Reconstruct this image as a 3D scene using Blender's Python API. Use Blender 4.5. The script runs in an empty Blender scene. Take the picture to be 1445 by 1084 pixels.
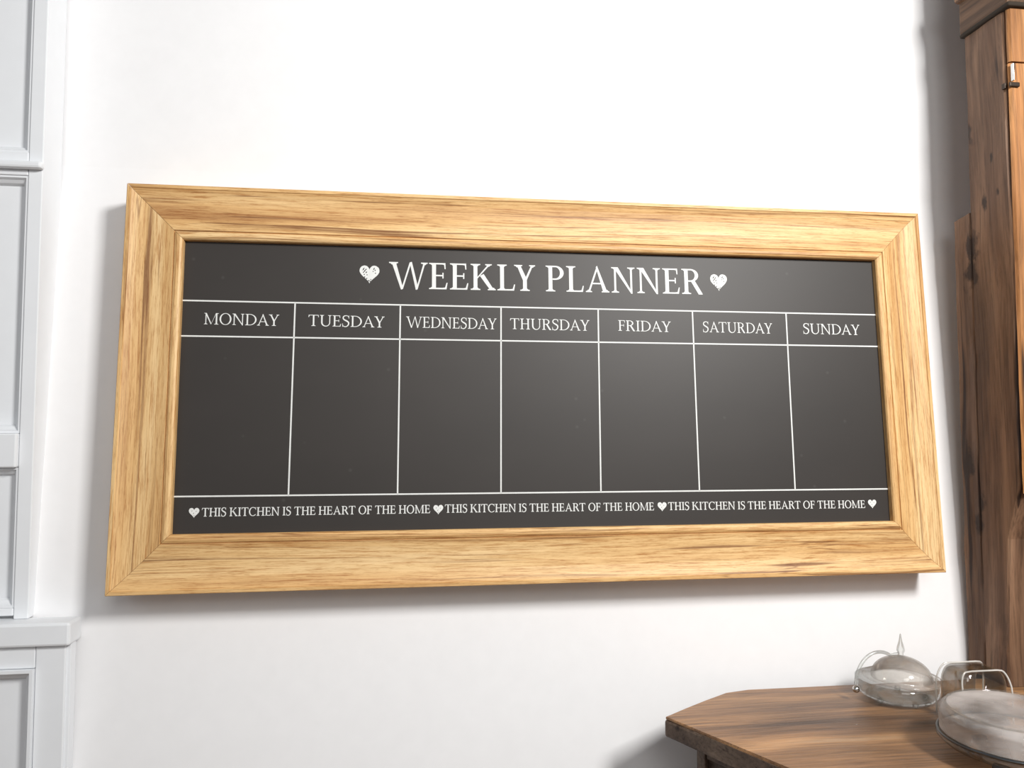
import bpy, bmesh, math, random
from mathutils import Vector, Matrix, noise as mnoise

random.seed(7)
scn = bpy.context.scene
COL = scn.collection
R = math.radians

# ------------------------------------------------------------------ camera, world, lights, exposure
cam_d = bpy.data.cameras.new('camera')
cam_d.sensor_width = 36.0
cam_d.lens = 26.658
cam_d.clip_start = 0.02
cam = bpy.data.objects.new('camera', cam_d)
COL.objects.link(cam)
cam.matrix_world = Matrix(((0.99146681, -0.00615327, -0.13021406, 0.0),
                           (-0.13035598, -0.05400268, -0.98999547, 0.0),
                           (-0.00094020, 0.99852183, -0.05434398, 1.35),
                           (0, 0, 0, 1)))
scn.camera = cam

world = bpy.data.worlds.new('world')
scn.world = world
world.use_nodes = True
wbg = world.node_tree.nodes['Background']
wbg.inputs[0].default_value = (0.93, 0.96, 1.0, 1)
wbg.inputs[1].default_value = 0.19


def area_light(name, loc, target, size, size_y, power, color):
    d = bpy.data.lights.new(name, 'AREA')
    d.shape = 'RECTANGLE'
    d.size = size
    d.size_y = size_y
    d.energy = power
    d.color = color
    o = bpy.data.objects.new(name, d)
    COL.objects.link(o)
    o.location = loc
    o.rotation_euler = (Vector(target) - Vector(loc)).to_track_quat('-Z', 'Y').to_euler()
    return o


area_light('window_daylight', (0.87, -0.35, 2.14), (0.1, 1.0, 1.35), 0.32, 0.32, 31.5, (1.0, 0.985, 0.96))
area_light('ceiling_lamp', (0.15, -0.95, 2.08), (0.2, 1.0, 1.4), 0.7, 0.6, 7, (1.0, 0.98, 0.95))
area_light('left_fill', (-1.35, -0.9, 1.75), (-0.2, 1.0, 1.35), 1.3, 1.5, 4, (0.96, 0.98, 1.0))  # added soft fill to brighten the left side; no window stands here

scn.view_settings.view_transform = 'Standard'
scn.view_settings.look = 'None'
scn.view_settings.gamma = 1.0
scn.view_settings.use_curve_mapping = False
scn.view_settings.exposure = 0.0


# ------------------------------------------------------------------ materials
def new_mat(name):
    m = bpy.data.materials.new(name)
    m.use_nodes = True
    nt = m.node_tree
    for n in list(nt.nodes):
        nt.nodes.remove(n)
    out = nt.nodes.new('ShaderNodeOutputMaterial')
    b = nt.nodes.new('ShaderNodeBsdfPrincipled')
    nt.links.new(b.outputs[0], out.inputs[0])
    return m, nt, b


def nd(nt, kind, **kw):
    n = nt.nodes.new(kind)
    for k, v in kw.items():
        setattr(n, k, v)
    return n


def ramp(nt, src, stops):
    r = nd(nt, 'ShaderNodeValToRGB')
    e = r.color_ramp.elements
    while len(e) < len(stops):
        e.new(0.5)
    for i, (p, c) in enumerate(stops):
        e[i].position = p
        e[i].color = (c, c, c, 1) if isinstance(c, (int, float)) else (c[0], c[1], c[2], 1)
    nt.links.new(src, r.inputs[0])
    return r.outputs[0]


def mix(nt, f, a, b, mode='MIX'):
    m = nd(nt, 'ShaderNodeMix', data_type='RGBA', blend_type=mode)
    for sock, v in ((m.inputs[0], f), (m.inputs[6], a), (m.inputs[7], b)):
        if isinstance(v, (int, float)):
            sock.default_value = v
        elif isinstance(v, tuple):
            sock.default_value = (v[0], v[1], v[2], 1)
        else:
            nt.links.new(v, sock)
    return m.outputs[2]


def noise_tex(nt, vec, scale, detail=4.0, rough=0.55, dist=0.0):
    n = nd(nt, 'ShaderNodeTexNoise')
    n.inputs['Scale'].default_value = scale
    n.inputs['Detail'].default_value = detail
    n.inputs['Roughness'].default_value = rough
    n.inputs['Distortion'].default_value = dist
    nt.links.new(vec, n.inputs['Vector'])
    return n.outputs[0]


def mapping(nt, vec, scale, loc=(0, 0, 0)):
    m = nd(nt, 'ShaderNodeMapping')
    m.inputs['Scale'].default_value = scale
    m.inputs['Location'].default_value = loc
    nt.links.new(vec, m.inputs['Vector'])
    return m.outputs[0]


def bump(nt, b, h, strength, dist):
    bp = nd(nt, 'ShaderNodeBump')
    bp.inputs['Strength'].default_value = strength
    bp.inputs['Distance'].default_value = dist
    nt.links.new(h, bp.inputs['Height'])
    nt.links.new(bp.outputs[0], b.inputs['Normal'])


def grain_vec(nt, along, warp=0.02, wscale=2.0):
    """object coordinates turned so that X runs along the grain, shifted per object and gently warped"""
    tc = nd(nt, 'ShaderNodeTexCoord')
    info = nd(nt, 'ShaderNodeObjectInfo')
    s = nd(nt, 'ShaderNodeSeparateXYZ')
    nt.links.new(tc.outputs['Object'], s.inputs[0])
    c = nd(nt, 'ShaderNodeCombineXYZ')
    order = {'X': (0, 1, 2), 'Y': (1, 0, 2), 'Z': (2, 0, 1)}[along]
    for i, k in enumerate(order):
        nt.links.new(s.outputs[k], c.inputs[i])
    sh = nd(nt, 'ShaderNodeVectorMath', operation='SCALE')
    sh.inputs[0].default_value = (3.1, 7.3, 5.7)
    nt.links.new(info.outputs['Random'], sh.inputs['Scale'])
    ad = nd(nt, 'ShaderNodeVectorMath', operation='ADD')
    nt.links.new(c.outputs[0], ad.inputs[0])
    nt.links.new(sh.outputs[0], ad.inputs[1])
    # warp
    wv = mapping(nt, ad.outputs[0], (wscale, wscale * 3, wscale * 3))
    wn = nd(nt, 'ShaderNodeTexNoise')
    wn.inputs['Scale'].default_value = 1.0
    wn.inputs['Detail'].default_value = 2.0
    nt.links.new(wv, wn.inputs['Vector'])
    w2 = nd(nt, 'ShaderNodeVectorMath', operation='SUBTRACT')
    nt.links.new(wn.outputs['Color'], w2.inputs[0])
    w2.inputs[1].default_value = (0.5, 0.5, 0.5)
    w3 = nd(nt, 'ShaderNodeVectorMath', operation='MULTIPLY')
    nt.links.new(w2.outputs[0], w3.inputs[0])
    w3.inputs[1].default_value = (0.0, warp, warp)
    w4 = nd(nt, 'ShaderNodeVectorMath', operation='ADD')
    nt.links.new(ad.outputs[0], w4.inputs[0])
    nt.links.new(w3.outputs[0], w4.inputs[1])
    return w4.outputs[0]


def oak_mat():
    m, nt, b = new_mat('natural_oak')
    v = grain_vec(nt, 'X', 0.03, 1.6)
    broad = noise_tex(nt, mapping(nt, v, (1.6, 38, 38)), 1.0, 3, 0.5)
    base = ramp(nt, broad, [(0.28, (0.50, 0.26, 0.095)), (0.43, (0.71, 0.43, 0.175)),
                            (0.57, (0.81, 0.54, 0.25)), (0.78, (0.88, 0.635, 0.34))])
    streak = noise_tex(nt, mapping(nt, v, (0.7, 150, 150)), 1.0, 2, 0.45)
    sl = ramp(nt, streak, [(0.32, 0.9), (0.36, 0.35), (0.42, 0.0)])
    c1 = mix(nt, sl, base, (0.27, 0.125, 0.045))
    thin = noise_tex(nt, mapping(nt, v, (0.7, 150, 150), (2, 9, 4)), 1.0, 1, 0.4)
    tl = ramp(nt, thin, [(0.480, 0.0), (0.50, 0.95), (0.520, 0.0)])
    gate = ramp(nt, noise_tex(nt, mapping(nt, v, (2.5, 18, 18), (5, 5, 1)), 1.0, 2, 0.5), [(0.40, 0.0), (0.58, 1.0)])
    tg = mix(nt, 1.0, tl, gate, 'MULTIPLY')
    c1 = mix(nt, tg, c1, (0.30, 0.14, 0.05))
    fine = noise_tex(nt, mapping(nt, v, (16, 430, 430)), 1.0, 4, 0.75)
    fl = ramp(nt, fine, [(0.34, (0.60, 0.40, 0.24)), (0.50, (1.0, 1.0, 1.0)), (0.68, (1.12, 1.15, 1.2))])
    c2 = mix(nt, 0.85, c1, fl, 'MULTIPLY')
    pore = noise_tex(nt, mapping(nt, v, (70, 900, 900)), 1.0, 2, 0.6)
    pl = ramp(nt, pore, [(0.33, (0.6, 0.45, 0.3)), (0.43, (1.0, 1.0, 1.0))])
    c3 = mix(nt, 0.5, c2, pl, 'MULTIPLY')
    nt.links.new(c3, b.inputs['Base Color'])
    b.inputs['Roughness'].default_value = 0.5
    b.inputs['Specular IOR Level'].default_value = 0.45
    bump(nt, b, fine, 0.25, 0.0006)
    return m


def old_wood_mat(name, along, cols, knots=(), rough=0.6, freq=26, dark_lines=True):
    m, nt, b = new_mat(name)
    v = grain_vec(nt, along, 0.045, 2.2)
    broad = noise_tex(nt, mapping(nt, v, (2.2, freq, freq)), 1.0, 5, 0.6)
    base = ramp(nt, broad, [(0.27, cols[0]), (0.45, cols[1]), (0.60, cols[2]), (0.78, cols[3])])
    big = noise_tex(nt, mapping(nt, v, (2.2, 7, 7), (3, 1, 5)), 1.0, 3, 0.55)
    bl = ramp(nt, big, [(0.30, 0.45), (0.55, 1.0), (0.75, 1.2)])
    c1 = mix(nt, 0.9, base, bl, 'MULTIPLY')
    fine = noise_tex(nt, mapping(nt, v, (8, 260, 260)), 1.0, 5, 0.7)
    fl = ramp(nt, fine, [(0.33, 0.45), (0.52, 1.0), (0.72, 1.25)])
    c2 = mix(nt, 0.8, c1, fl, 'MULTIPLY')
    if dark_lines:
        crack = noise_tex(nt, mapping(nt, v, (1.8, 75, 75), (1, 2, 3)), 1.0, 2, 0.4)
        cl = ramp(nt, crack, [(0.29, 1.0), (0.35, 0.0)])
        c2 = mix(nt, cl, c2, (0.03, 0.014, 0.008))
    tc = nd(nt, 'ShaderNodeTexCoord')
    for (kx, ky, kz, kr) in knots:      # each a knot in the timber, stretched along the grain
        mp = mapping(nt, tc.outputs['Object'], (1, 1, 0.45), (-kx, -ky, -kz * 0.45))
        ln = nd(nt, 'ShaderNodeVectorMath', operation='LENGTH')
        nt.links.new(mp, ln.inputs[0])
        dv = nd(nt, 'ShaderNodeMath', operation='DIVIDE')
        nt.links.new(ln.outputs['Value'], dv.inputs[0])
        dv.inputs[1].default_value = kr
        kn = noise_tex(nt, mapping(nt, tc.outputs['Object'], (60, 60, 40)), 1.0, 3, 0.6)
        adn = nd(nt, 'ShaderNodeMath', operation='MULTIPLY_ADD')
        nt.links.new(kn, adn.inputs[0])
        adn.inputs[1].default_value = 1.2
        nt.links.new(dv.outputs[0], adn.inputs[2])
        kl = ramp(nt, adn.outputs[0], [(0.75, 0.9), (1.0, 0.0)])
        c2 = mix(nt, kl, c2, (0.028, 0.014, 0.008))
    nt.links.new(c2, b.inputs['Base Color'])
    b.inputs['Roughness'].default_value = rough
    b.inputs['Specular IOR Level'].default_value = 0.35
    bump(nt, b, fine, 0.5, 0.0015)
    return m


def paint_mat(name, col, rough, bstr=0.05):
    m, nt, b = new_mat(name)
    tc = nd(nt, 'ShaderNodeTexCoord')
    n = noise_tex(nt, tc.outputs['Object'], 35, 5, 0.6)
    c = ramp(nt, n, [(0.3, tuple(x * 0.975 for x in col)), (0.7, col)])
    nt.links.new(c, b.inputs['Base Color'])
    b.inputs['Roughness'].default_value = rough
    b.inputs['Specular IOR Level'].default_value = 0.3
    bump(nt, b, n, bstr, 0.001)
    return m


def chalk_mat():
    m, nt, b = new_mat('chalkboard_black')
    tc = nd(nt, 'ShaderNodeTexCoord')
    n = noise_tex(nt, mapping(nt, tc.outputs['Object'], (4, 4, 7)), 1.0, 4, 0.6)
    c = ramp(nt, n, [(0.3, (0.027, 0.0225, 0.0195)), (0.7, (0.033, 0.0275, 0.024))])
    sp = nd(nt, 'ShaderNodeTexVoronoi')
    sp.inputs['Scale'].default_value = 26
    sp.inputs['Randomness'].default_value = 1.0
    nt.links.new(tc.outputs['Object'], sp.inputs['Vector'])
    sl = ramp(nt, sp.outputs['Distance'], [(0.03, 0.35), (0.075, 0.0)])
    c2 = mix(nt, sl, c, (0.075, 0.070, 0.065))
    nt.links.new(c2, b.inputs['Base Color'])
    n2 = noise_tex(nt, tc.outputs['Object'], 900, 2, 0.5)
    b.inputs['Roughness'].default_value = 0.50
    b.inputs['Specular IOR Level'].default_value = 0.45
    bump(nt, b, n2, 0.08, 0.0003)
    return m


def plain_mat(name, col, rough=0.5, metal=0.0):
    m, nt, b = new_mat(name)
    tc = nd(nt, 'ShaderNodeTexCoord')
    n = noise_tex(nt, tc.outputs['Object'], 120, 2, 0.5)
    c = ramp(nt, n, [(0.3, tuple(x * 0.93 for x in col)), (0.7, col)])
    nt.links.new(c, b.inputs['Base Color'])
    b.inputs['Roughness'].default_value = rough
    b.inputs['Metallic'].default_value = metal
    return m


def glass_mat(name, tint, rough, milk=0.0, milk_col=(0.8, 0.75, 0.72), edge=0.5):
    """thin clear glass: tinted see-through with a mirror coat that strengthens towards grazing angles"""
    m = bpy.data.materials.new(name)
    m.use_nodes = True
    nt = m.node_tree
    for n in list(nt.nodes):
        nt.nodes.remove(n)
    out = nt.nodes.new('ShaderNodeOutputMaterial')
    tr = nd(nt, 'ShaderNodeBsdfTransparent')
    lw = nd(nt, 'ShaderNodeLayerWeight')
    lw.inputs['Blend'].default_value = edge
    tc = ramp(nt, lw.outputs['Facing'], [(0.0, tint), (0.75, tuple(t * 0.93 for t in tint)), (1.0, tuple(t * 0.78 for t in tint))])
    nt.links.new(tc, tr.inputs[0])
    gl = nd(nt, 'ShaderNodeBsdfGlossy')
    gl.inputs['Roughness'].default_value = rough
    gl.inputs[0].default_value = (1, 1, 1, 1)
    fr = ramp(nt, lw.outputs['Fresnel'], [(0.0, 0.03), (0.6, 0.12), (1.0, 0.55)])
    lw.inputs['Blend'].default_value = edge
    mx = nd(nt, 'ShaderNodeMixShader')
    nt.links.new(fr, mx.inputs[0])
    nt.links.new(tr.outputs[0], mx.inputs[1])
    nt.links.new(gl.outputs[0], mx.inputs[2])
    last = mx.outputs[0]
    if milk:
        co = nd(nt, 'ShaderNodeTexCoord')
        n = noise_tex(nt, mapping(nt, co.outputs['Object'], (1, 1, .5)), 16, 3, 0.5)
        f = ramp(nt, n, [(0.35, milk * 0.4), (0.7, min(1, milk * 1.5))])
        d = nd(nt, 'ShaderNodeBsdfDiffuse')
        d.inputs[0].default_value = (*milk_col, 1)
        m2 = nd(nt, 'ShaderNodeMixShader')
        nt.links.new(f, m2.inputs[0])
        nt.links.new(last, m2.inputs[1])
        nt.links.new(d.outputs[0], m2.inputs[2])
        last = m2.outputs[0]
    nt.links.new(last, out.inputs[0])
    return m


OAK = oak_mat()
WALL = paint_mat('white_wall_paint', (0.93, 0.93, 0.94), 0.8, 0.04)
CUPB = paint_mat('white_cupboard_paint', (0.86, 0.88, 0.905), 0.45, 0.03)
FLOOR = old_wood_mat('floor_boards', 'Y', ((0.10, 0.05, 0.025), (0.2, 0.11, 0.055), (0.27, 0.16, 0.08), (0.33, 0.2, 0.11)))
CHALK = chalk_mat()
PRINT = plain_mat('white_print', (0.80, 0.81, 0.79), 0.6)
BACKER = plain_mat('dark_backing', (0.03, 0.02, 0.012), 0.9)
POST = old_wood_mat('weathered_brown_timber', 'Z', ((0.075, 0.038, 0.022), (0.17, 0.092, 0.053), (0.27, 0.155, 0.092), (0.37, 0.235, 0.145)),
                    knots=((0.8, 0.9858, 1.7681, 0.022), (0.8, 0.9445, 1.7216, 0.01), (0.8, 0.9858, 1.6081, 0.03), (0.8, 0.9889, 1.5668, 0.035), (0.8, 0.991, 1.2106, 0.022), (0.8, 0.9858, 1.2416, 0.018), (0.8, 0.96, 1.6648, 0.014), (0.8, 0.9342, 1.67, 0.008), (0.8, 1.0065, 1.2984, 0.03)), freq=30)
FRONT_LIT = old_wood_mat('brown_timber_lit_front', 'Z', ((0.30, 0.12, 0.038), (0.48, 0.215, 0.075), (0.60, 0.30, 0.12), (0.68, 0.38, 0.17)), rough=0.55)  # same timber as the side boards, with the light on its front painted in
TABLEW = old_wood_mat('worn_table_timber', 'X', ((0.15, 0.083, 0.046), (0.34, 0.182, 0.090), (0.55, 0.30, 0.138), (0.70, 0.46, 0.27)),
                      rough=0.33, freq=34, dark_lines=False)
TABLED = old_wood_mat('dark_table_timber', 'X', ((0.06, 0.038, 0.027), (0.12, 0.08, 0.058), (0.18, 0.125, 0.09), (0.26, 0.19, 0.145)), rough=0.5)
CORNICE = old_wood_mat('cornice_timber', 'Y', ((0.07, 0.035, 0.02), (0.14, 0.075, 0.04), (0.22, 0.12, 0.065), (0.3, 0.18, 0.1)), rough=0.6)
IRON = plain_mat('dark_iron', (0.06, 0.045, 0.035), 0.5, 0.8)
STEEL = plain_mat('polished_steel', (0.62, 0.62, 0.60), 0.2, 1.0)
DSTEEL = plain_mat('dull_dark_steel', (0.12, 0.13, 0.14), 0.3, 1.0)
GLASS = glass_mat('clear_glass', (0.97, 0.975, 0.965), 0.05)
SMOKE = glass_mat('smoky_glass', (0.95, 0.93, 0.91), 0.10, 0.22, (0.82, 0.77, 0.72))
MILKY = glass_mat('hazed_glass', (0.98, 0.97, 0.96), 0.10, 0.27, (0.97, 0.92, 0.89))


EDGE_GLINT = glass_mat('pale_highlight_glass', (0.98, 0.97, 0.95), 0.15, 0.5, (0.92, 0.90, 0.86))  # whitened glass colour that stands for bright edge highlights


# ------------------------------------------------------------------ mesh helpers
def link_mesh(name, bm, mats, parent=None, smooth=False, loc=None):
    bmesh.ops.recalc_face_normals(bm, faces=bm.faces)
    me = bpy.data.meshes.new(name)
    bm.to_mesh(me)
    bm.free()
    for m in (mats if isinstance(mats, (list, tuple)) else [mats]):
        me.materials.append(m)
    if smooth:
        for p in me.polygons:
            p.use_smooth = True
    o = bpy.data.objects.new(name, me)
    COL.objects.link(o)
    if parent:
        o.parent = parent
    if loc:
        o.location = loc
    return o


def thing(name, label, cat, loc=(0, 0, 0), rot=(0, 0, 0), group=None):
    o = bpy.data.objects.new(name, None)
    o.empty_display_size = 0.05
    COL.objects.link(o)
    o.location = loc
    o.rotation_euler = rot
    o['label'] = label
    o['category'] = cat
    if group:
        o['group'] = group
    return o


def box(bm, x0, x1, y0, y1, z0, z1, bev=0.0, seg=2):
    r = bmesh.ops.create_cube(bm, size=1.0)
    vs = r['verts']
    for v in vs:
        v.co = Vector(((x0 + x1) / 2 + v.co.x * (x1 - x0), (y0 + y1) / 2 + v.co.y * (y1 - y0), (z0 + z1) / 2 + v.co.z * (z1 - z0)))
    if bev > 0:
        es = list({e for v in vs for e in v.link_edges})
        bmesh.ops.bevel(bm, geom=es, offset=bev, segments=seg, affect='EDGES', profile=0.5)


def boxobj(name, dims, mat, parent=None, bev=0.0, seg=2):
    bm = bmesh.new()
    box(bm, *dims, bev=bev, seg=seg)
    return link_mesh(name, bm, mat, parent)


def lathe_bm(profile, seg=48, sq=None):
    """closed lathe of (r, z) points; sq = squareness exponent for rounded-square plans"""
    bm = bmesh.new()
    rings = []
    for (r, z) in profile:
        if r < 1e-5:
            rings.append([bm.verts.new((0, 0, z))])
            continue
        ring = []
        for i in range(seg):
            a = 2 * math.pi * i / seg
            c, s = math.cos(a), math.sin(a)
            k = 1.0
            if sq:
                k = 1.0 / ((abs(c) ** sq[0] + abs(s) ** sq[0]) ** (1.0 / sq[0]))
            ring.append(bm.verts.new((r * c * k * (sq[1] if sq else 1), r * s * k * (sq[2] if sq else 1), z)))
        rings.append(ring)
    for a, b in zip(rings, rings[1:]):
        if len(a) == 1 and len(b) == 1:
            continue
        for i in range(seg):
            j = (i + 1) % seg
            if len(a) == 1:
                bm.faces.new((a[0], b[j], b[i]))
            elif len(b) == 1:
                bm.faces.new((a[i], a[j], b[0]))
            else:
                bm.faces.new((a[i], a[j], b[j], b[i]))
    return bm


def tube_bm(pts, rad, seg=12, bm=None):
    bm = bm or bmesh.new()
    pts = [Vector(p) for p in pts]
    rings = []
    up = Vector((0.13, 0.9, 0.4)).normalized()
    for i, p in enumerate(pts):
        t = (pts[min(i + 1, len(pts) - 1)] - pts[max(i - 1, 0)]).normalized()
        a = t.cross(up).normalized()
        b = t.cross(a).normalized()
        rr = rad[i] if isinstance(rad, (list, tuple)) else rad
        rings.append([bm.verts.new(p + (a * math.cos(k * 2 * math.pi / seg) + b * math.sin(k * 2 * math.pi / seg)) * rr) for k in range(seg)])
    for r0, r1 in zip(rings, rings[1:]):
        for k in range(seg):
            j = (k + 1) % seg
            bm.faces.new((r0[k], r0[j], r1[j], r1[k]))
    bm.faces.new(rings[0])
    bm.faces.new(list(reversed(rings[-1])))
    return bm


def struct(o):
    o['kind'] = 'structure'
    return o


# ------------------------------------------------------------------ the setting
LEAN = R(4.0)      # wall and planner tilted back to match the planner's perspective; furniture stays upright
TAN = math.tan(LEAN)


def wall_y(z):
    return 1.0526 + (min(max(z, 0.86), 1.70) - 1.401) * TAN


bm = bmesh.new()
front, back = [], []
for z in (0.0, 0.86, 1.70, 3.4):
    front.append([bm.verts.new((x, wall_y(z), z)) for x in (-3.2, 3.2)])
    back.append([bm.verts.new((x, 1.25, z)) for x in (-3.2, 3.2)])
for k in range(3):
    bm.faces.new((front[k][0], front[k][1], front[k + 1][1], front[k + 1][0]))
    bm.faces.new((back[k][0], back[k][1], back[k + 1][1], back[k + 1][0]))
    for q in (0, 1):
        bm.faces.new((front[k][q], front[k + 1][q], back[k + 1][q], back[k][q]))
bm.faces.new(front[0] + back[0][::-1])
bm.faces.new(front[3] + back[3][::-1])
struct(link_mesh('wall_back', bm, WALL))
struct(boxobj('floor', (-3.2, 3.2, -3.0, 1.3, -0.05, 0.0), FLOOR))

# ------------------------------------------------------------------ weekly planner board
# local frame of the board: X right, Y into the wall, Z up; origin at the middle of its front bottom edge
HW, HH = 0.55, 0.2581
BC = Vector((0.18578, 0.99388, 1.40317))
BZ = Vector((0, 0.069757, 0.997564))
planner = thing('weekly_planner_board', 'wide black weekly planner board in a natural oak frame hung on the white wall', 'planner board',
                BC - BZ * HH, (-LEAN, 0, 0))

PROFILE = [(0, .0585), (0, .0012), (.0008, .0002), (.0048, .0), (.0056, .0014), (.009, .0030), (.014, .0048), (.022, .0064), (.032, .0068),
           (.044, .0060), (.053, .0046), (.0592, .0032), (.0596, .0052), (.0606, .0052), (.0612, .0026), (.0640, .0012), (.0675, .0012),
           (.0700, .0024), (.0712, .0045), (.0712, .0210), (.058, .0210), (.058, .0585)]


def rail_mesh(length):
    """local X along the rail centred, local Y inward from the outer edge, local Z toward the viewer"""
    bm = bmesh.new()
    n = 25
    cols = []
    for k in range(n):
        t = k / (n - 1) * 2 - 1
        col = []
        for (o, d) in PROFILE:
            half = length / 2 - o - 0.00022
            col.append(bm.verts.new((t * half, o, -d)))
        cols.append(col)
    m = len(PROFILE)
    for a, b in zip(cols, cols[1:]):
        for i in range(m):
            j = (i + 1) % m
            bm.faces.new((a[i], a[j], b[j], b[i]))
    bm.faces.new(cols[0])
    bm.faces.new(list(reversed(cols[-1])))
    return bm


def add_rail(length, cx, cz, ang):
    o = link_mesh('frame_rail', rail_mesh(length), OAK, planner)
    # rail local (X, Y, Z) -> board local, Y pointing inward
    c, s = math.cos(ang), math.sin(ang)
    ax = Vector((c, 0, s))
    ay = Vector((-s, 0, c))
    az = Vector((0, -1, 0))
    o.matrix_local = Matrix(((ax.x, ay.x, az.x, cx), (ax.y, ay.y, az.y, 0), (ax.z, ay.z, az.z, cz + HH), (0, 0, 0, 1)))
    return o


add_rail(2 * HW, 0, -HH, 0)
add_rail(2 * HW, 0, HH, math.pi)
add_rail(2 * HH, HW, 0, math.pi / 2)
add_rail(2 * HH, -HW, 0, -math.pi / 2)
PD = 0.012      # depth of the writing surface behind the front of the frame
boxobj('chalk_panel', (-0.4795, 0.4795, PD, PD + 0.004, HH - 0.1875, HH + 0.1905), CHALK, planner)
# dark backing board, seen only as the hairline in the mitres
boxobj('backing_board', (-0.535, 0.535, 0.0225, 0.0285, HH - 0.243, HH + 0.243), BACKER, planner)

# ---- printed lines
PZ = PD - 0.0003


def strip(bm, x0, z0, x1, z1, w):
    d = Vector((x1 - x0, 0, z1 - z0)).normalized()
    nrm = Vector((-d.z, 0, d.x)) * w / 2
    ps = [Vector((x0, PZ, z0 + HH)) - nrm, Vector((x1, PZ, z1 + HH)) - nrm, Vector((x1, PZ, z1 + HH)) + nrm, Vector((x0, PZ, z0 + HH)) + nrm]
    top = [bm.verts.new(p) for p in ps]
    bot = [bm.verts.new(p + Vector((0, 0.0002, 0))) for p in ps]
    bm.faces.new(top)
    bm.faces.new(list(reversed(bot)))
    for i in range(4):
        j = (i + 1) % 4
        bm.faces.new((top[i], top[j], bot[j], bot[i]))


for (x0, z0, x1, z1) in ((-.4788, .1085, .4788, .1071), (-.4788, .0622, .4788, .0607), (-.4788, -.1409, .4788, -.1426),
                         (-.3385, .1080, -.3407, -.1411), (-.2023, .1080, -.2039, -.1414), (-.0674, .1078, -.0695, -.1416),
                         (.0672, .1076, .0650, -.1418), (.2024, .1075, .2023, -.1421), (.3412, .1073, .3403, -.1423)):
    bm = bmesh.new()
    strip(bm, x0, z0, x1, z1, 0.0019)
    link_mesh('grid_line', bm, PRINT, planner)

# ---- serif capitals drawn as outlines: every glyph is a list of polygons in cap-height units


def poly_strip(outer, inner):
    return [[outer[i], outer[i + 1], inner[i + 1], inner[i]] for i in range(len(outer) - 1)]


def arc_ring(cx, cy, rx, ry, wx, wy, a0, a1, n=26, shift=0.0):
    o, i_ = [], []
    for k in range(n + 1):
        a = R(a0 + (a1 - a0) * k / n)
        o.append((cx + rx * math.cos(a), cy + ry * math.sin(a)))
        b = a + shift
        i_.append((cx + (rx - wx) * math.cos(b), cy + (ry - wy) * math.sin(b)))
    return poly_strip(o, i_)


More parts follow.
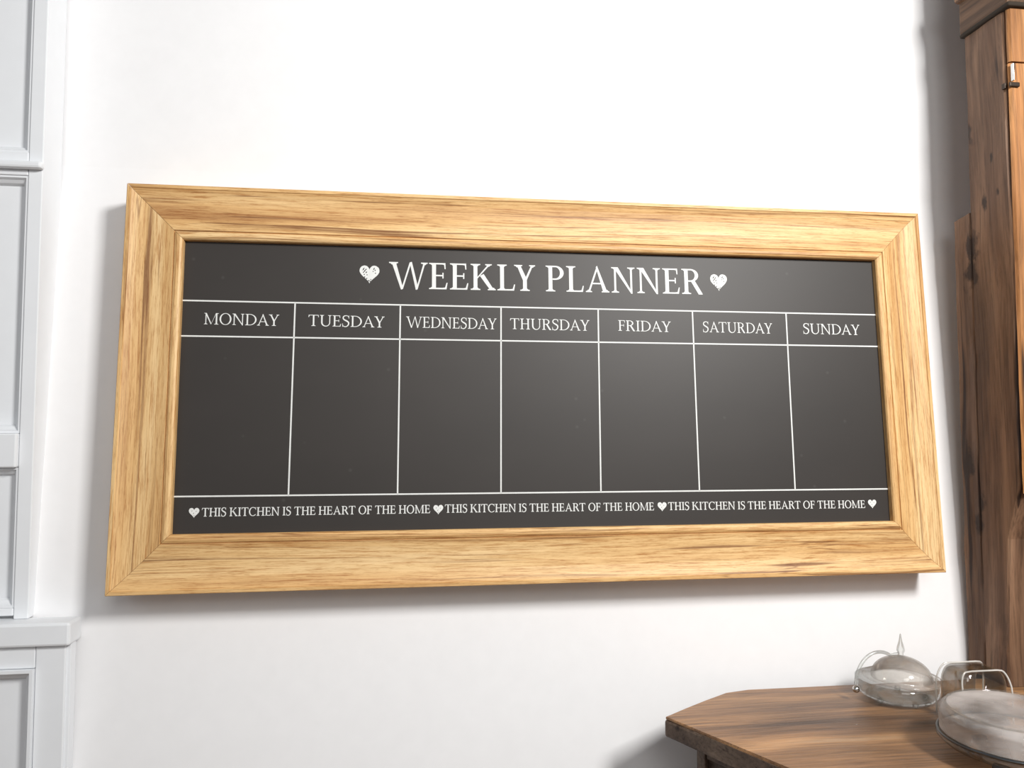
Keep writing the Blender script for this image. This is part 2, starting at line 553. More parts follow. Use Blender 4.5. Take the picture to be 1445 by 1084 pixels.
class Glyphs:
    def __init__(self, T, t, sf):
        self.T, self.t, self.sf = T, t, sf     # thick, thin, serif reach

    def ser(self, x0, x1, y, up, l=None, r=None):
        """bracketed serif on a stroke spanning x0..x1 at height y; up=+1 rises from the baseline, -1 hangs from the top"""
        l = self.sf if l is None else l
        r = self.sf if r is None else r
        h = self.t * 0.85
        out = [[(x0 - l, y), (x1 + r, y), (x1 + r, y + up * h * .8), (x1 + r * .35, y + up * h * 1.15), (x1, y + up * h * 2.0),
                (x0, y + up * h * 2.0), (x0 - l * .35, y + up * h * 1.15), (x0 - l, y + up * h * .8)]]
        return out

    def stem(self, x, top=True, bot=True, tl=None, tr=None, bl=None, br=None, w=None):
        w = w or self.T
        p = [[(x, 0), (x + w, 0), (x + w, 1), (x, 1)]]
        if bot:
            p += self.ser(x, x + w, 0, 1, bl, br)
        if top:
            p += self.ser(x, x + w, 1, -1, tl, tr)
        return p

    def diag(self, x0, y0, x1, y1, w):
        return [[(x0, y0), (x0 + w, y0), (x1 + w, y1), (x1, y1)]]

    def bar(self, x0, x1, y, w=None):
        w = w or self.t
        return [[(x0, y - w / 2), (x1, y - w / 2), (x1, y + w / 2), (x0, y + w / 2)]]

    def beak(self, x, y, up, reach=.15, lean=.05):
        """pointed terminal at the end of an arm; up=+1 points up from the baseline"""
        t = self.t
        return [[(x - reach * .75, y), (x + .01, y), (x + lean, y + up * (t + reach * 1.15)), (x + lean - t * .7, y + up * (t + reach * 1.15)),
                 (x - reach * .25, y + up * t * 1.25), (x - reach * .75, y + up * t)]]

    def get(self, c):
        T, t, s = self.T, self.t, self.sf
        if c == 'I':
            return self.stem(s), 2 * s + T
        if c == 'L':
            x1 = s + T + .36
            return self.stem(s) + self.bar(s, x1, t / 2) + self.beak(x1, 0, 1, .16, .05), x1 + .05
        if c in 'EF':
            x1 = s + T + .33
            p = self.stem(s, tr=0, br=0 if c == 'E' else None)
            p += self.bar(s, x1, 1 - t / 2) + self.beak(x1, 1, -1, .15, .02)
            p += self.bar(s + T, x1 - .08, .52)
            p += [[(x1 - .10, .41), (x1 - .10 + t * .8, .41), (x1 - .10 + t * .8, .63), (x1 - .10, .63)]]
            if c == 'E':
                p += self.bar(s, x1 + .03, t / 2) + self.beak(x1 + .04, 0, 1, .17, .05)
                return p, x1 + .09
            return p, x1 + .03
        if c == 'H':
            x2 = s + T + .40
            return self.stem(s) + self.stem(x2) + self.bar(s + T, x2, .52), x2 + T + s
        if c == 'T':
            w = .76
            xm = w / 2 - T / 2
            p = self.stem(xm, top=False) + self.bar(.03, w - .03, 1 - t / 2)
            p += self.beak(w - .03, 1, -1, .14, .03)
            p += [[(2 * (w / 2) - x, y) for (x, y) in reversed(q)] for q in self.beak(w - .03, 1, -1, .14, .03)]
            return p, w
        if c == 'N':
            w0 = t * 1.35
            x2 = s + .62
            p = self.stem(s, w=w0, tl=s, tr=0) + self.stem(x2, w=w0, bot=False)
            p += [[(s - .02, 1), (s + T * 1.05, 1), (x2 + w0, 0.0), (x2 + w0, -.03), (x2 + w0 * .3, -.03)]]
            return p, x2 + w0 + s
        if c == 'M':
            w0 = t * 1.35
            x2 = s + .78
            xm = (s + x2 + T) / 2
            p = self.stem(s + .02, w=w0, top=False) + self.ser(s + .03, s + .05, 1, -1, s, 0) + self.stem(x2, tl=0)
            p += [[(s - .01, 1), (s + T * .95, 1), (xm + t * .55, .06), (xm - t * .35, -.01)]]
            p += [[(xm - t * .35, -.01), (xm + t * .5, .06), (x2 + T * .4, 1), (x2 + T * .05, 1)]]
            return p, x2 + T + s
        if c == 'K':
            p = self.stem(s)
            x0 = s + T
            p += [[(x0, .44), (x0, .50), (x0 + .39, .98), (x0 + .39 + t * 1.35, .98)]]
            p += self.ser(x0 + .38, x0 + .38 + t, 1, -1, s * .9, s * .9)
            p += [[(x0 + .09, .54), (x0 + .09 + T * .95, .62), (x0 + .46 + T, .015), (x0 + .46, .015)]]
            p += self.ser(x0 + .46, x0 + .46 + T, 0, 1, s * .8, s * .6)
            return p, x0 + .46 + T + s * .55
        if c == 'Y':
            w = .82
            xm = w / 2 - T / 2 + .01
            p = [[(xm, 0), (xm + T, 0), (xm + T, .46), (xm, .46)]] + self.ser(xm, xm + T, 0, 1)
            p += [[(xm, .40), (xm + T, .46), (.12 + T * .92, .99), (.12, .99)]]
            p += [[(xm + T * .55, .47), (xm + T, .42), (w - .09, .99), (w - .09 - t * 1.25, .99)]]
            p += self.ser(.12, .12 + T * .9, 1, -1, s * .95, s * .75) + self.ser(w - .09 - t * 1.2, w - .09, 1, -1, s * .75, s * .75)
            return p, w
        if c == 'A':
            w = .92
            xm = w / 2
            p = [[(.10, .0), (.10 + t * 1.25, .0), (xm + t * .3, .90), (xm - .005, 1.03)]]
            p += [[(xm - .045, .98), (xm + .005, 1.04), (w - .08, 0), (w - .08 - T * 1.08, 0)]]
            p += self.bar(.24, .70, .34)
            p += self.ser(.10, .10 + t * 1.2, 0, 1, s * .8, s * .85) + self.ser(w - .08 - T, w - .08, 0, 1, s * .7, s * .75)
            return p, w
        if c == 'W':
            w = 1.42
            a0 = .10
            p = [[(a0, .99), (a0 + T * 1.05, .99), (.475 + t * .5, .06), (.475 - t * .1, -.035), (.455 - t * .3, -.035)]]
            p += [[(.475 - t * .5, -.035), (.475 + t * .6, -.02), (.80, .985), (.80 - t * 1.1, .985)]]
            p += [[(.745, 1.0), (.745 + T * .55, 1.02), (1.00 + t * .9, .06), (1.00 + t * .1, -.035), (.98 - t * .2, -.035)]]
            p += [[(1.0 - t * .4, -.035), (1.0 + t * .6, -.02), (1.31, .99), (1.31 - t * 1.15, .99)]]
            p += self.ser(a0, a0 + T, 1, -1, s * .9, s * .8) + self.ser(1.31 - t * 1.15, 1.31, 1, -1, s * .9, s * .8)
            return p, w
        if c == 'O':
            return arc_ring(.44, .5, .44, .525, T * 1.02, t * 1.05, 0, 360, 44), .88
        if c == 'C':
            p = arc_ring(.45, .5, .45, .525, T * 1.02, t * 1.05, 52, 312, 36)
            p += [[(.655, .93), (.735, 1.0), (.765, 1.0), (.775, .70), (.745, .70), (.70, .85)]]
            p += [[(.66, .075), (.735, .15), (.795, .24), (.81, .22), (.75, .10), (.70, .05)]]
            return p, .81
        if c == 'D':
            p = self.stem(s, tr=0, br=0)
            x0 = s + T
            p += [q for q in arc_ring(x0 + .10, .5, .53, .5, T * 1.0, t, -90, 90, 30)]
            p += self.bar(s + T * .5, x0 + .11, 1 - t / 2) + self.bar(s + T * .5, x0 + .11, t / 2)
            return p, x0 + .63
        if c in 'PR':
            p = self.stem(s, tr=0)
            x0 = s + T
            if c == 'P':
                p += arc_ring(x0 + .11, .725, .32, .275, T * .98, t, -90, 90, 24)
                p += self.bar(s + T * .5, x0 + .12, 1 - t / 2) + self.bar(x0 - .01, x0 + .12, .45 + t / 2)
                return p, x0 + .44
            p += arc_ring(x0 + .10, .745, .31, .255, T * .96, t, -90, 90, 24)
            p += self.bar(s + T * .5, x0 + .11, 1 - t / 2) + self.bar(x0 - .01, x0 + .11, .49 + t / 2)
            p += [[(x0 + .11, .51), (x0 + .11 + T, .55), (x0 + .42 + T * .9, .03), (x0 + .56, .0), (x0 + .56, -.012), (x0 + .36 + T * .3, -.012)]]
            return p, x0 + .56
        if c == 'U':
            w0 = t * 1.3
            x2 = s + .60
            p = [[(s, .34), (s + T, .34), (s + T, 1), (s, 1)]] + self.ser(s, s + T, 1, -1)
            p += [[(x2, .34), (x2 + w0, .34), (x2 + w0, 1), (x2, 1)]] + self.ser(x2, x2 + w0, 1, -1)
            cx = (s + x2 + w0) / 2
            rx = (x2 + w0 - s) / 2
            n = 26
            o, i_ = [], []
            for k in range(n + 1):
                a = R(180 + 180 * k / n)
                f = k / n
                o.append((cx + rx * math.cos(a), .34 + .365 * math.sin(a)))
                xi = s + T + (x2 - s - T) * (1 - math.cos(math.pi * f)) / 2
                i_.append((xi, .34 + (.365 - t * 1.3) * math.sin(a)))
            return p + poly_strip(o, i_), x2 + w0 + s
        if c == 'S':
            w = .56
            pts = [(.50, .80), (.455, .93), (.36, .995), (.265, .995), (.16, .96), (.095, .87), (.085, .76), (.13, .66), (.25, .575),
                   (.37, .50), (.465, .41), (.49, .28), (.45, .14), (.36, .04), (.25, .0), (.14, .025), (.07, .10), (.04, .22)]
            th = [.3, .55, .75, .8, .9, 1.0, 1.05, 1.15, 1.35, 1.45, 1.25, 1.1, 1.0, .9, .8, .7, .55, .3]
            o, i_ = [], []
            # smooth with Catmull-Rom
            sm, tt = [], []
            for k in range(len(pts) - 1):
                p0, p1, p2, p3 = pts[max(k - 1, 0)], pts[k], pts[k + 1], pts[min(k + 2, len(pts) - 1)]
                for q in range(4):
                    u = q / 4
                    sm.append(tuple(.5 * (2 * p1[j] + (p2[j] - p0[j]) * u + (2 * p0[j] - 5 * p1[j] + 4 * p2[j] - p3[j]) * u * u
                                          + (3 * p1[j] - p0[j] - 3 * p2[j] + p3[j]) * u ** 3) for j in (0, 1)))
                    tt.append(th[k] * (1 - u) + th[k + 1] * u)
            sm.append(pts[-1])
            tt.append(th[-1])
            base = (T * .62 + t * .3)
            for k, (x, y) in enumerate(sm):
                a, b = sm[max(k - 1, 0)], sm[min(k + 1, len(sm) - 1)]
                dx, dy = b[0] - a[0], b[1] - a[1]
                L = math.hypot(dx, dy) or 1
                nx, ny = -dy / L, dx / L
                hw = base * tt[k] / 2
                o.append((x + nx * hw, y + ny * hw))
                i_.append((x - nx * hw, y - ny * hw))
            p = poly_strip(o, i_)
            p += [[(.475, .98), (.50, 1.02), (.52, 1.02), (.525, .73), (.495, .73)]]
            p += [[(.025, .29), (.055, .29), (.085, .06), (.055, -.02), (.03, -.02)]]
            return p, w
        return [], 0.3


KERN = {('L', 'Y'): -.14, ('A', 'Y'): -.12, ('D', 'A'): -.05, ('L', 'A'): -.03, ('A', 'T'): -.10, ('R', 'T'): -.03, ('O', 'F'): 0, ('P', 'L'): 0,
        ('W', 'E'): -.06, ('K', 'L'): -.02, ('R', 'S'): -.02, ('S', 'A'): -.02}


def word_mesh(text, x0, x1, zl, zr, cap, G, track=.07, space=.34):
    """letters fitted between x0 and x1 on a baseline running from zl to zr"""
    items, x, prev = [], 0.0, None
    for ch in text:
        if ch == ' ':
            x += space
            prev = None
            continue
        polys, w = G.get(ch)
        if prev:
            x += KERN.get((prev, ch), 0) + track
        items.append((x, polys))
        x += w
        prev = ch
    sx = (x1 - x0) / x
    bm = bmesh.new()
    n = 0
    for (ox, polys) in items:
        for q in polys:
            n += 1
            e = (n % 7) * 0.000008
            pts = []
            for (px, py) in q:
                X = x0 + (ox + px) * sx
                Z = zl + (zr - zl) * (X - x0) / (x1 - x0) + py * cap
                pts.append((X, PZ - e, Z + HH))
            try:
                top = [bm.verts.new(p) for p in pts]
                f = bm.faces.new(top)
                if len(top) > 4:
                    bmesh.ops.triangulate(bm, faces=[f])
            except ValueError:
                pass
    me = bpy.data.meshes.new('lettering')
    bm.to_mesh(me)
    bm.free()
    me.materials.append(PRINT)
    return me


def lettering(name, *a, **k):
    me = word_mesh(*a, **k)
    me.name = name
    o = bpy.data.objects.new(name, me)
    COL.objects.link(o)
    o.parent = planner
    return o


GT = Glyphs(.145, .056, .105)
GD = Glyphs(.112, .052, .10)
GS = Glyphs(.140, .070, .09)
lettering('title_lettering', 'WEEKLY PLANNER', -.2180, .2185, .1304, .1318, .0362, GT, track=.085, space=.38)['label'] = 'white serif title reading WEEKLY PLANNER'
for w, x0, x1 in (('MONDAY', -.4520, -.3579), ('TUESDAY', -.3211, -.2225), ('WEDNESDAY', -.1948, -.0733), ('THURSDAY', -.0553, .0547),
                  ('FRIDAY', .0949, .1706), ('SATURDAY', .2166, .3196), ('SUNDAY', .3656, .4525)):
    o = lettering('day_lettering', w, x0, x1, .0778, .0770, .0148, GD, track=.07)
    o['label'] = 'white day name reading ' + w
for x0, x1, za, zb in ((-.4450, -.1620, -.1660, -.1662), (-.1430, .1376, -.1660, -.1672), (.1573, .4427, -.1673, -.1686)):
    o = lettering('motto_lettering', 'THIS KITCHEN IS THE HEART OF THE HOME', x0, x1, za, zb, .0106, GS, track=.055, space=.36)


def heart(xc, zt, zb, w, scribble):
    """white hand-drawn heart, with slits where the chalk colour shows through"""
    bm = bmesh.new()
    h = zt - zb
    rnd = random.Random(int(xc * 1e4))
    pts = []
    n = 48
    for k in range(n):
        a = 2 * math.pi * k / n
        X = 16 * math.sin(a) ** 3
        Y = 13 * math.cos(a) - 5 * math.cos(2 * a) - 2 * math.cos(3 * a) - math.cos(4 * a)
        pts.append((xc + X / 32 * w * (1 + rnd.uniform(-.012, .012)), PZ, zb + HH + (Y + 17) / 29 * h * (1 + rnd.uniform(-.008, .008))))
    f = bm.faces.new([bm.verts.new(p) for p in pts])
    bmesh.ops.triangulate(bm, faces=[f])
    for f in bm.faces:
        f.material_index = 0
    if scribble:
        slits = [(-.30, .80, 60, .20), (-.24, .70, 58, .16), (-.18, .78, 60, .10), (-.16, .62, 55, .13), (-.30, .62, 60, .09), (-.26, .50, 50, .08),
                 (-.24, .36, 60, .10), (-.12, .48, 55, .07), (-.14, .28, 50, .09), (-.04, .16, 30, .12), (.03, .13, 60, .08), (.07, .22, 62, .07),
                 (.22, .82, 60, .16), (.28, .74, 62, .09), (.30, .58, 60, .08), (.18, .68, 60, .07)]
    else:
        slits = [(-.2, .7, 60, .16), (-.05, .45, 55, .2), (.2, .66, 60, .14), (.02, .24, 60, .12)]
    wd = .055 if scribble else .045
    for (sx, sz, ang, ln) in slits:
        c = Vector((xc + sx * w, PZ - 0.00008, zb + HH + sz * h))
        d = Vector((math.cos(R(ang)), 0, math.sin(R(ang))))
        nn = Vector((-d.z, 0, d.x))
        q = [c - d * ln * w * .5, c + nn * wd * w * .6, c + d * ln * w * .5, c - nn * wd * w * .6]
        ff = bm.faces.new([bm.verts.new(p) for p in q])
        ff.material_index = 1
    me = bpy.data.meshes.new('heart')
    bm.to_mesh(me)
    bm.free()
    me.materials.append(PRINT)
    me.materials.append(CHALK)
    o = bpy.data.objects.new('printed_heart', me)
    COL.objects.link(o)
    o.parent = planner
    return o


heart(-.2433, .1608, .1362, .0262, True)
heart(.2428, .1614, .1368, .0250, True)
for xc in (-.4542, -.1515, .1489, .4535):
    zz = -.1668 - (xc + .45) * .0022
    heart(xc, zz + .0116, zz - .0008, .0126, False)

# ------------------------------------------------------------------ white panelled cupboard on the left
cup = thing('panelled_cupboard', 'tall white panelled cupboard with a projecting ledge at the left edge of the wall', 'cupboard', (-0.75, 0.97, 0))


def cp(name, x0, x1, y0, y1, z0, z1, bev=0.0012, mat=CUPB, parent=None):
    bm = bmesh.new()
    box(bm, x0 + 0.75, x1 + 0.75, y0 - 0.97, y1 - 0.97, z0, z1, bev)
    return link_mesh(name, bm, mat, parent or cup)


def bevel_frame(name, x0, x1, z0, z1, yf, wid, dep):
    """sloping moulding round a recessed panel, running back from the face yf"""
    bm = bmesh.new()
    prof = [(0, 0), (wid * .25, 0), (wid * .45, dep * .35), (wid * .8, dep * .6), (wid, dep), (0, dep)]
    cols = []
    for (cx, cz, sx, sz) in ((x0, z0, 1, 1), (x1, z0, -1, 1), (x1, z1, -1, -1), (x0, z1, 1, -1)):
        cols.append([bm.verts.new((cx + sx * o + 0.75, yf + d - 0.97, cz + sz * o)) for (o, d) in prof])
    for k in range(4):
        a, b = cols[k], cols[(k + 1) % 4]
        for i in range(len(prof)):
            j = (i + 1) % len(prof)
            bm.faces.new((a[i], a[j], b[j], b[i]))
    return link_mesh(name, bm, CUPB, cup)


XL = -1.10
YF = 1.018
XR = -0.4852
cp('stile', XR + .0004, -0.4677, YF, 1.0700, 1.1123, 2.25)
cp('stile', XL, XL + .06, YF, 1.0700, 1.1123, 2.25)
cp('rail', XL + .0605, XR, YF, 1.04, 1.6673, 1.6973)
cp('rail', XL + .0605, XR, YF - .006, 1.036, 1.2983, 1.3407, .002)
cp('rail', XL + .0605, XR, YF, 1.03, 1.1164, 1.1257)
cp('rail', XL + .0605, XR, YF, 1.05, 2.19, 2.25)
cp('ledge_moulding', XL - .01, -0.4651, YF - .011, YF + .0, 1.674, 1.6833, .003)
for (z0, z1) in ((1.6975, 2.1895), (1.3409, 1.6671), (1.1259, 1.2981)):
    bevel_frame('panel_moulding', XL + .0605, XR, z0, z1, YF + .002, .0100, .012)
    cp('panel', XL + .0605, XR + .0003, YF + .0145, YF + .020, z0, z1, 0)
cp('counter_ledge', XL - .01, -0.4085, .992, 1.0270, 1.0844, 1.1121, .003)
cp('base_stile', -0.4495, -0.4158, 1.000, 1.012, 0.0, 1.0842)
cp('base_stile', XL, XL + .06, 1.000, 1.012, 0.0, 1.0842)
cp('base_rail', XL + .0605, -0.45, 1.000, 1.012, 1.0574, 1.0842)
cp('base_rail', XL + .0605, -0.45, 1.000, 1.012, 0.0, .12)
cp('side_board', -0.4189, -0.4111, 1.004, 1.0185, 0.0, 1.0842, .001)
bevel_frame('base_moulding', XL + .0605, -0.45, .1205, 1.0568, .994, .014, .018)
cp('base_panel', XL + .0605, -0.45, 1.0120, 1.0145, .1205, 1.0568, 0)

# ------------------------------------------------------------------ corner table / sideboard on the right
TZ = 0.996
table = thing('corner_sideboard', 'worn brown wooden sideboard with a canted end standing against the wall below the planner', 'sideboard', (0.7, 0.8, 0))


def prism(poly, z0, z1, bev=0, taper=None, off=(0.7, 0.8)):
    bm = bmesh.new()
    a = [bm.verts.new((x - off[0], y - off[1], z0)) for (x, y) in poly]
    b = [bm.verts.new((x - off[0], y - off[1], z1)) for (x, y) in poly]
    bm.faces.new(list(reversed(a)))
    bm.faces.new(b)
    n = len(poly)
    for i in range(n):
        j = (i + 1) % n
        bm.faces.new((a[i], a[j], b[j], b[i]))
    if bev:
        bmesh.ops.bevel(bm, geom=list(bm.edges), offset=bev, segments=2, affect='EDGES', profile=0.5)
    return bm


def inset(poly, d):
    out = []
    n = len(poly)
    area = sum(poly[i][0] * poly[(i + 1) % n][1] - poly[(i + 1) % n][0] * poly[i][1] for i in range(n))
    s = 1 if area > 0 else -1
    for i in range(n):
        p0, p1, p2 = Vector(poly[i - 1]), Vector(poly[i]), Vector(poly[(i + 1) % n])
        e1, e2 = (p1 - p0).normalized(), (p2 - p1).normalized()
        n1, n2 = Vector((-e1.y, e1.x)) * s, Vector((-e2.y, e2.x)) * s
        k = (n1 + n2)
        out.append(tuple(p1 + k * (d / max(0.3, k.length_squared / 2 + 0.0) if False else d * 2 / k.length_squared)))
    return out


TOP = [(.306, .911), (.348, .834), (.388, .759), (.434, .680), (.490, .616), (.560, .575), (1.12, .575), (1.12, .986), (.448, .9885),
       (.414, .981), (.375, .956), (.340, .933)]
bmt = prism(inset(TOP, .0012), TZ - .0035, TZ, .0012)
link_mesh('tabletop', bmt, TABLEW, table)
link_mesh('tabletop_edge', prism(TOP, TZ - .024, TZ - .0036, .003), TABLED, table)
BODY = inset(TOP, .026)
link_mesh('carcass', prism(inset(TOP, .032), .06, TZ - .0245), TABLED, table)
link_mesh('plinth', prism(inset(TOP, .045), .0, .0595), TABLED, table)


def side_strip(name, p, q, a, b, z0, z1, proud, mat=TABLED):
    """board on the body between p and q, from fraction a to b along the side"""
    P, Q = Vector(p), Vector(q)
    e = (Q - P)
    n = Vector((e.y, -e.x)).normalized()
    A, B = P + e * a, P + e * b
    if (A + n * .01 - Vector((.8, .8))).length < (A - Vector((.8, .8))).length:
        n = -n
    poly = [tuple(A), tuple(B), tuple(B + n * proud), tuple(A + n * proud)]
    link_mesh(name, prism(poly, z0, z1, .0012), mat, table)


S = inset(TOP, .0315)
side_strip('corner_stile', S[0], S[1], 0.0, .20, .06, TZ - .0245, .006)
side_strip('corner_stile', S[3], S[4], .75, 1.0, .06, TZ - .0245, .006)
side_strip('corner_stile', S[11], S[0], .55, 1.0, .06, TZ - .0245, .006)
for i in (0, 1, 2, 3):
    side_strip('top_rail', S[i], S[i + 1], .21 if i == 0 else 0.0, 1 if i < 3 else .74, TZ - .043, TZ - .0246, .0045)
for i in (0, 1, 2, 3):
    side_strip('bottom_rail', S[i], S[i + 1], .21 if i == 0 else 0.0, 1 if i < 3 else .74, .0602, .11, .0045)

# ------------------------------------------------------------------ rustic timber post standing on the sideboard
PX, PF = 0.800, 0.9125          # left face and front face
post = thing('timber_post', 'tall rustic brown timber upright with a cornice at the right edge', 'timber post', (PX, PF, TZ))
PO = Vector((PX, PF, TZ))


def lerp(tab, z):
    for (z0, v0), (z1, v1) in zip(tab, tab[1:]):
        if z <= z1:
            return v0 + (v1 - v0) * max(0, (z - z0)) / (z1 - z0)
    return tab[-1][1]


def timber(name, x0, x1, y0, y1, z0, z1, mat, amp=.0016, nz=60, front_tab=None, cham=None, smooth=True, slope=0.0):
    """upright board whose faces waver like hand-hewn timber; y0 is its front"""
    bm = bmesh.new()
    rings = []
    for k in range(nz + 1):
        z = z0 + (z1 - z0) * k / nz
        yf = lerp(front_tab, z) if front_tab else y0
        c = lerp(cham, z) if cham else .003
        c = max(c, .0015)
        pts = []
        ring = [(x0, y1), (x0, y1 * .66 + (yf + c) * .34), (x0, y1 * .33 + (yf + c) * .67), (x0, yf + c), (x0 + c * .8, yf), (x0 * .5 + x1 * .5, yf), (x1, yf), (x1, y1)]
        for i, (x, y) in enumerate(ring):
            nn = mnoise.noise(Vector((x * 9 + i * 1.7, y * 9, z * 7))) * amp
            n2 = mnoise.noise(Vector((x * 30 + i * 3.1, y * 9 + 4, z * 26))) * amp * .6
            dx = (nn + n2) if i < 5 else 0
            dy = (nn * .6 + n2) if 3 <= i <= 6 else 0
            zz = z
            if k == nz and slope:
                zz = z - slope * (y - yf) / (y1 - yf)
            pts.append(bm.verts.new((x + dx - PO.x, y + dy - PO.y, zz - PO.z)))
        rings.append(pts)
    n = len(rings[0])
    for a, b in zip(rings, rings[1:]):
        for i in range(n):
            j = (i + 1) % n
            bm.faces.new((a[i], a[j], b[j], b[i]))
    bm.faces.new(list(reversed(rings[0])))
    bm.faces.new(rings[-1])
    return link_mesh(name, bm, mat, post, smooth=False)


def origin_shift(o):
    """keep the texture in world-sized object coordinates: move the mesh data so the object origin is the world origin"""
    o.data.transform(Matrix.Translation(PO))
    o.location = -PO


FT = [(TZ, 0.9466), (1.0506, 0.9466), (1.1952, 0.9373), (1.2468, 0.9218), (1.2674, 0.9146), (1.4016, 0.913), (1.6287, 0.9135), (1.9177, 0.9156)]
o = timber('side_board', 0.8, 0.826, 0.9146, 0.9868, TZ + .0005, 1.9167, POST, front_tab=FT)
origin_shift(o)
o = timber('back_board', 0.7995000000000001, 0.826, 0.9874, 1.0205, TZ + .0005, 1.6576, POST, amp=.002, slope=.006)
origin_shift(o)
o = timber('front_board', 0.8264999999999999, 1.00, 0.9125, 0.9332, TZ + .0005, 1.8414, FRONT_LIT, amp=.0012)
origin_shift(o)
o = timber('front_board', 0.8264999999999999, 1.00, 0.9084, 0.9332, 1.8429, 1.9167, FRONT_LIT, amp=.0010, nz=20)
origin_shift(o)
o = timber('core_board', 0.8264999999999999, 1.00, 0.9337, 0.9848, TZ + .0005, 1.9167, POST, amp=.0005, nz=6)
origin_shift(o)
# edging strips at the front corner, the hewn edge in the same painted lit tone
o = timber('corner_edging', 0.8015, 0.8262999999999999, 0.9084, 0.9122, 1.2592, 1.8414, FRONT_LIT, amp=.0006)
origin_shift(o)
o = timber('corner_edging', 0.8015, 0.8262999999999999, 0.9063, 0.9122, 1.8429, 1.9167, FRONT_LIT, amp=.0006, nz=20)
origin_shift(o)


def pbox(name, x0, x1, y0, y1, z0, z1, bev, mat, seg=2):
    bm = bmesh.new()
    box(bm, x0 - PO.x, x1 - PO.x, y0 - PO.y, y1 - PO.y, z0 - PO.z, z1 - PO.z, bev, seg)
    return link_mesh(name, bm, mat, post)


pbox('cornice_bead', 0.7959, 1.03, 0.9001, 0.993, 1.9172, 1.9237, .002, BACKER)
pbox('cornice_block', 0.7985, 1.025, 0.9053, 0.9961, 1.9242000000000001, 2.64, .003, CORNICE)
pbox('cornice_scroll', 0.7917, 1.035, 0.8981, 0.9992, 1.9714, 1.9941, .006, CORNICE, 3)
# small iron latch on the front corner
pbox('latch_plate', 0.7969, 0.8, 0.9125, 0.9187, 1.8073, 1.8155, .001, IRON)
pbox('latch_bolt', 0.7985, 0.8134, 0.9048, 0.9079, 1.8073, 1.8135, .001, IRON)
pbox('latch_pin', 0.8012, 0.8036, 0.9017, 0.9068, 1.8145, 1.8383, .0008, STEEL)

# ------------------------------------------------------------------ glassware on the sideboard


def arcpts(cx, cz, rx, rz, a0, a1, n=10):
    return [(cx + rx * math.cos(R(a0 + (a1 - a0) * k / n)), cz + rz * math.sin(R(a0 + (a1 - a0) * k / n))) for k in range(n + 1)]


# lidded glass sugar bowl
pot = thing('glass_sugar_bowl', 'small clear glass bowl with a domed smoky lid and pointed finial, nearest the wall', 'glass bowl', (0.625, 0.928, TZ))
outer = [(0, .003), (.026, .002), (.041, .004), (.0475, .009), (.050, .018), (.0505, .026)]
inner = [(.0485, .026), (.0480, .018), (.0455, .0105), (.039, .006), (.024, .0045), (0, .0045)]
link_mesh('bowl', lathe_bm(outer + inner), GLASS, pot, smooth=True)
for k in range(5):
    a = R(200 + k * 72)
    bm = bmesh.new()
    bmesh.ops.create_uvsphere(bm, u_segments=12, v_segments=8, radius=.0038)
    link_mesh('foot', bm, GLASS, pot, smooth=True, loc=(.034 * math.cos(a), .034 * math.sin(a), .0038))
dome_o = arcpts(0, .0265, .0365, .027, 0, 84, 12)
dome_i = [(r_ * .945, .0265 + (z_ - .0265) * .94) for (r_, z_) in reversed(dome_o)]
lid = link_mesh('lid', lathe_bm([(.0465, .0262), (.0467, .0280)] + dome_o[0:1] + dome_o[1:] + [(0, .0536)] + [(0, .0518)] + dome_i + [(.0365, .0262)]), SMOKE, pot, smooth=True, loc=(.006, 0, .0004))
fin = [(0, .0530), (.0042, .0532), (.0030, .0570), (.0050, .0610), (.0042, .0660), (.0022, .0730), (.0008, .0815), (0, .083)]
link_mesh('finial', lathe_bm(fin, 20), GLASS, lid, smooth=True)
hp = [(-.027 + .033 * math.cos(R(a)), -.004, .020 + .042 * math.sin(R(a))) for a in range(62, 186, 8)]
hp = [(.0 - .0, -.004, .0585)] + hp
link_mesh('handle', tube_bm(hp, .0022), GLASS, pot, smooth=True)
bm = bmesh.new()
bmesh.ops.create_uvsphere(bm, u_segments=16, v_segments=10, radius=.0045)
link_mesh('handle_button', bm, STEEL, pot, smooth=True, loc=(-.0600, -.004, .0165))

# arched glass cover behind the dish
jar = thing('glass_cover', 'clear glass cover with a rounded shoulder beside the timber upright', 'glass cover', (0.673, 0.8525, TZ))
H = .062
JW = .60
so = [(.0525, .0), (.0525, .030)] + [(.0525 - .016 + .016 * math.cos(R(a)), H - .022 + .022 * math.sin(R(a))) for a in (10, 25, 40, 55, 70, 85)] + [(.020, H + .0005), (0, H + .001)]
si = [(0, H - .0012), (.020, H - .0017)] + [(.0525 - .0165 + .0145 * math.cos(R(a)), H - .0235 + .021 * math.sin(R(a))) for a in (85, 70, 55, 40, 25, 10)] + [(.0505, .030), (.0505, 0), (.0525, 0)]
link_mesh('cover_shell', lathe_bm(so + si, 64, (4.5, JW, .46)), GLASS, jar, smooth=True)
for sy in (-1, 1):
    link_mesh('shell_rib', tube_bm([(-.004, sy * .0246, z) for z in (.006, .02, .035, .05)], .0013, 8), GLASS, jar, smooth=True)
bm = bmesh.new()
pts = [(.0535 * JW * math.copysign(abs(math.cos(a)) ** .45, math.cos(a)), .0248 * math.copysign(abs(math.sin(a)) ** .45, math.sin(a)), .0022)
       for a in [2 * math.pi * k / 64 for k in range(64)]]
tube_bm(pts + [pts[0]], .0018, 8, bm)
link_mesh('rim', bm, GLASS, jar, smooth=True)
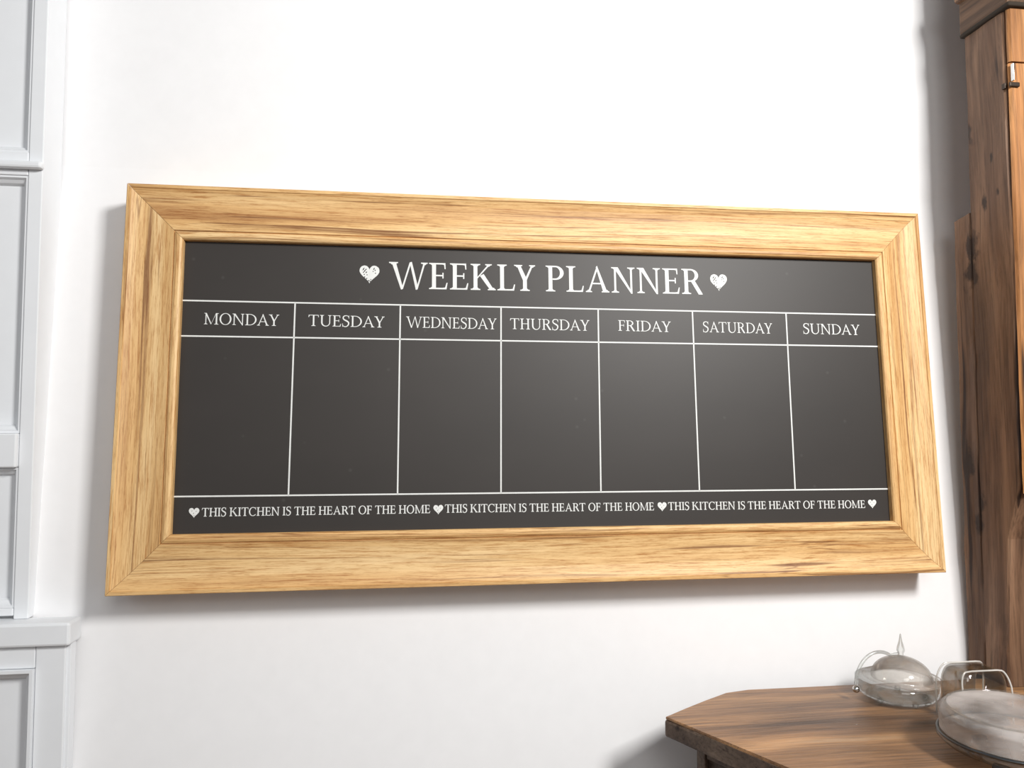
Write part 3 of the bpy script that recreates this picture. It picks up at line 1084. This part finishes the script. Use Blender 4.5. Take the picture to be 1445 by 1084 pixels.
for sy in (-1, 1):
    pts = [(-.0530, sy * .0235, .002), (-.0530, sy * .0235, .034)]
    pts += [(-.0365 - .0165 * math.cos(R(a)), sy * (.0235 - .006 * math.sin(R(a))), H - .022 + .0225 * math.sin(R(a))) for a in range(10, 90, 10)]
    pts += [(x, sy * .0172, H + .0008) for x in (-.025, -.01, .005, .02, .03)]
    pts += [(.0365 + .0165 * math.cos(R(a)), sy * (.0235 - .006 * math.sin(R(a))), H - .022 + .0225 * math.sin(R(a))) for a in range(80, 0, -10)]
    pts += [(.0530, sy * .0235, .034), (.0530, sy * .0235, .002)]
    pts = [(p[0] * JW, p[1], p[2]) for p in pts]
    link_mesh('edge_highlight', tube_bm(pts, .0010, 8), EDGE_GLINT, jar, smooth=True)  # pale tubes added to draw the highlights along the arch edges

# large hazed glass dish with cover, cut by the corner of the frame
dish = thing('glass_butter_dish', 'large hazed glass dish with rounded cover and dark metal ring, nearest the camera', 'glass dish', (0.632, 0.744, TZ))
base = [(0, .004), (.030, .0), (.034, .0), (.036, .004), (.052, .009), (.066, .014), (.0725, .020), (.0725, .0225), (.060, .0215), (.030, .0175), (0, .0165)]
link_mesh('dish_base', lathe_bm(base, 64), GLASS, dish, smooth=True)
co = [(.0690, .0262), (.0692, .043)] + [(.0692 - .009 + .009 * math.cos(R(a)), .0435 + .0085 * math.sin(R(a))) for a in (5, 22, 40, 58, 75, 88)] + [(.030, .0525), (0, .0528)]
ci = [(0, .0512), (.030, .0508)] + [(.0692 - .0095 + .0078 * math.cos(R(a)), .0430 + .0075 * math.sin(R(a))) for a in (88, 75, 58, 40, 22, 5)] + [(.0672, .043), (.0668, .0262), (.0690, .0262)]
cov = link_mesh('dish_cover', lathe_bm(co + ci, 64), MILKY, dish, smooth=True)
bm = bmesh.new()
pts = [(.0705 * math.cos(2 * math.pi * k / 64), .0705 * math.sin(2 * math.pi * k / 64), .0245) for k in range(65)]
tube_bm(pts, .0017, 8, bm)
link_mesh('metal_ring', bm, DSTEEL, dish, smooth=True)['label'] = 'thin dark metal ring'
bm = bmesh.new()
pts = [(.0625 * math.cos(2 * math.pi * k / 64), .0625 * math.sin(2 * math.pi * k / 64), .0522) for k in range(65)]
tube_bm(pts, .0011, 8, bm)
link_mesh('cover_bead', bm, GLASS, cov, smooth=True)
for k in range(3):
    a = R(215 + 120 * k)
    bm = bmesh.new()
    box(bm, -.008, .008, -.004, .004, 0, .009, .002)
    f = link_mesh('foot', bm, DSTEEL, dish, loc=(.045 * math.cos(a), .045 * math.sin(a), 0))
    f.rotation_euler = (0, 0, a + math.pi / 2)
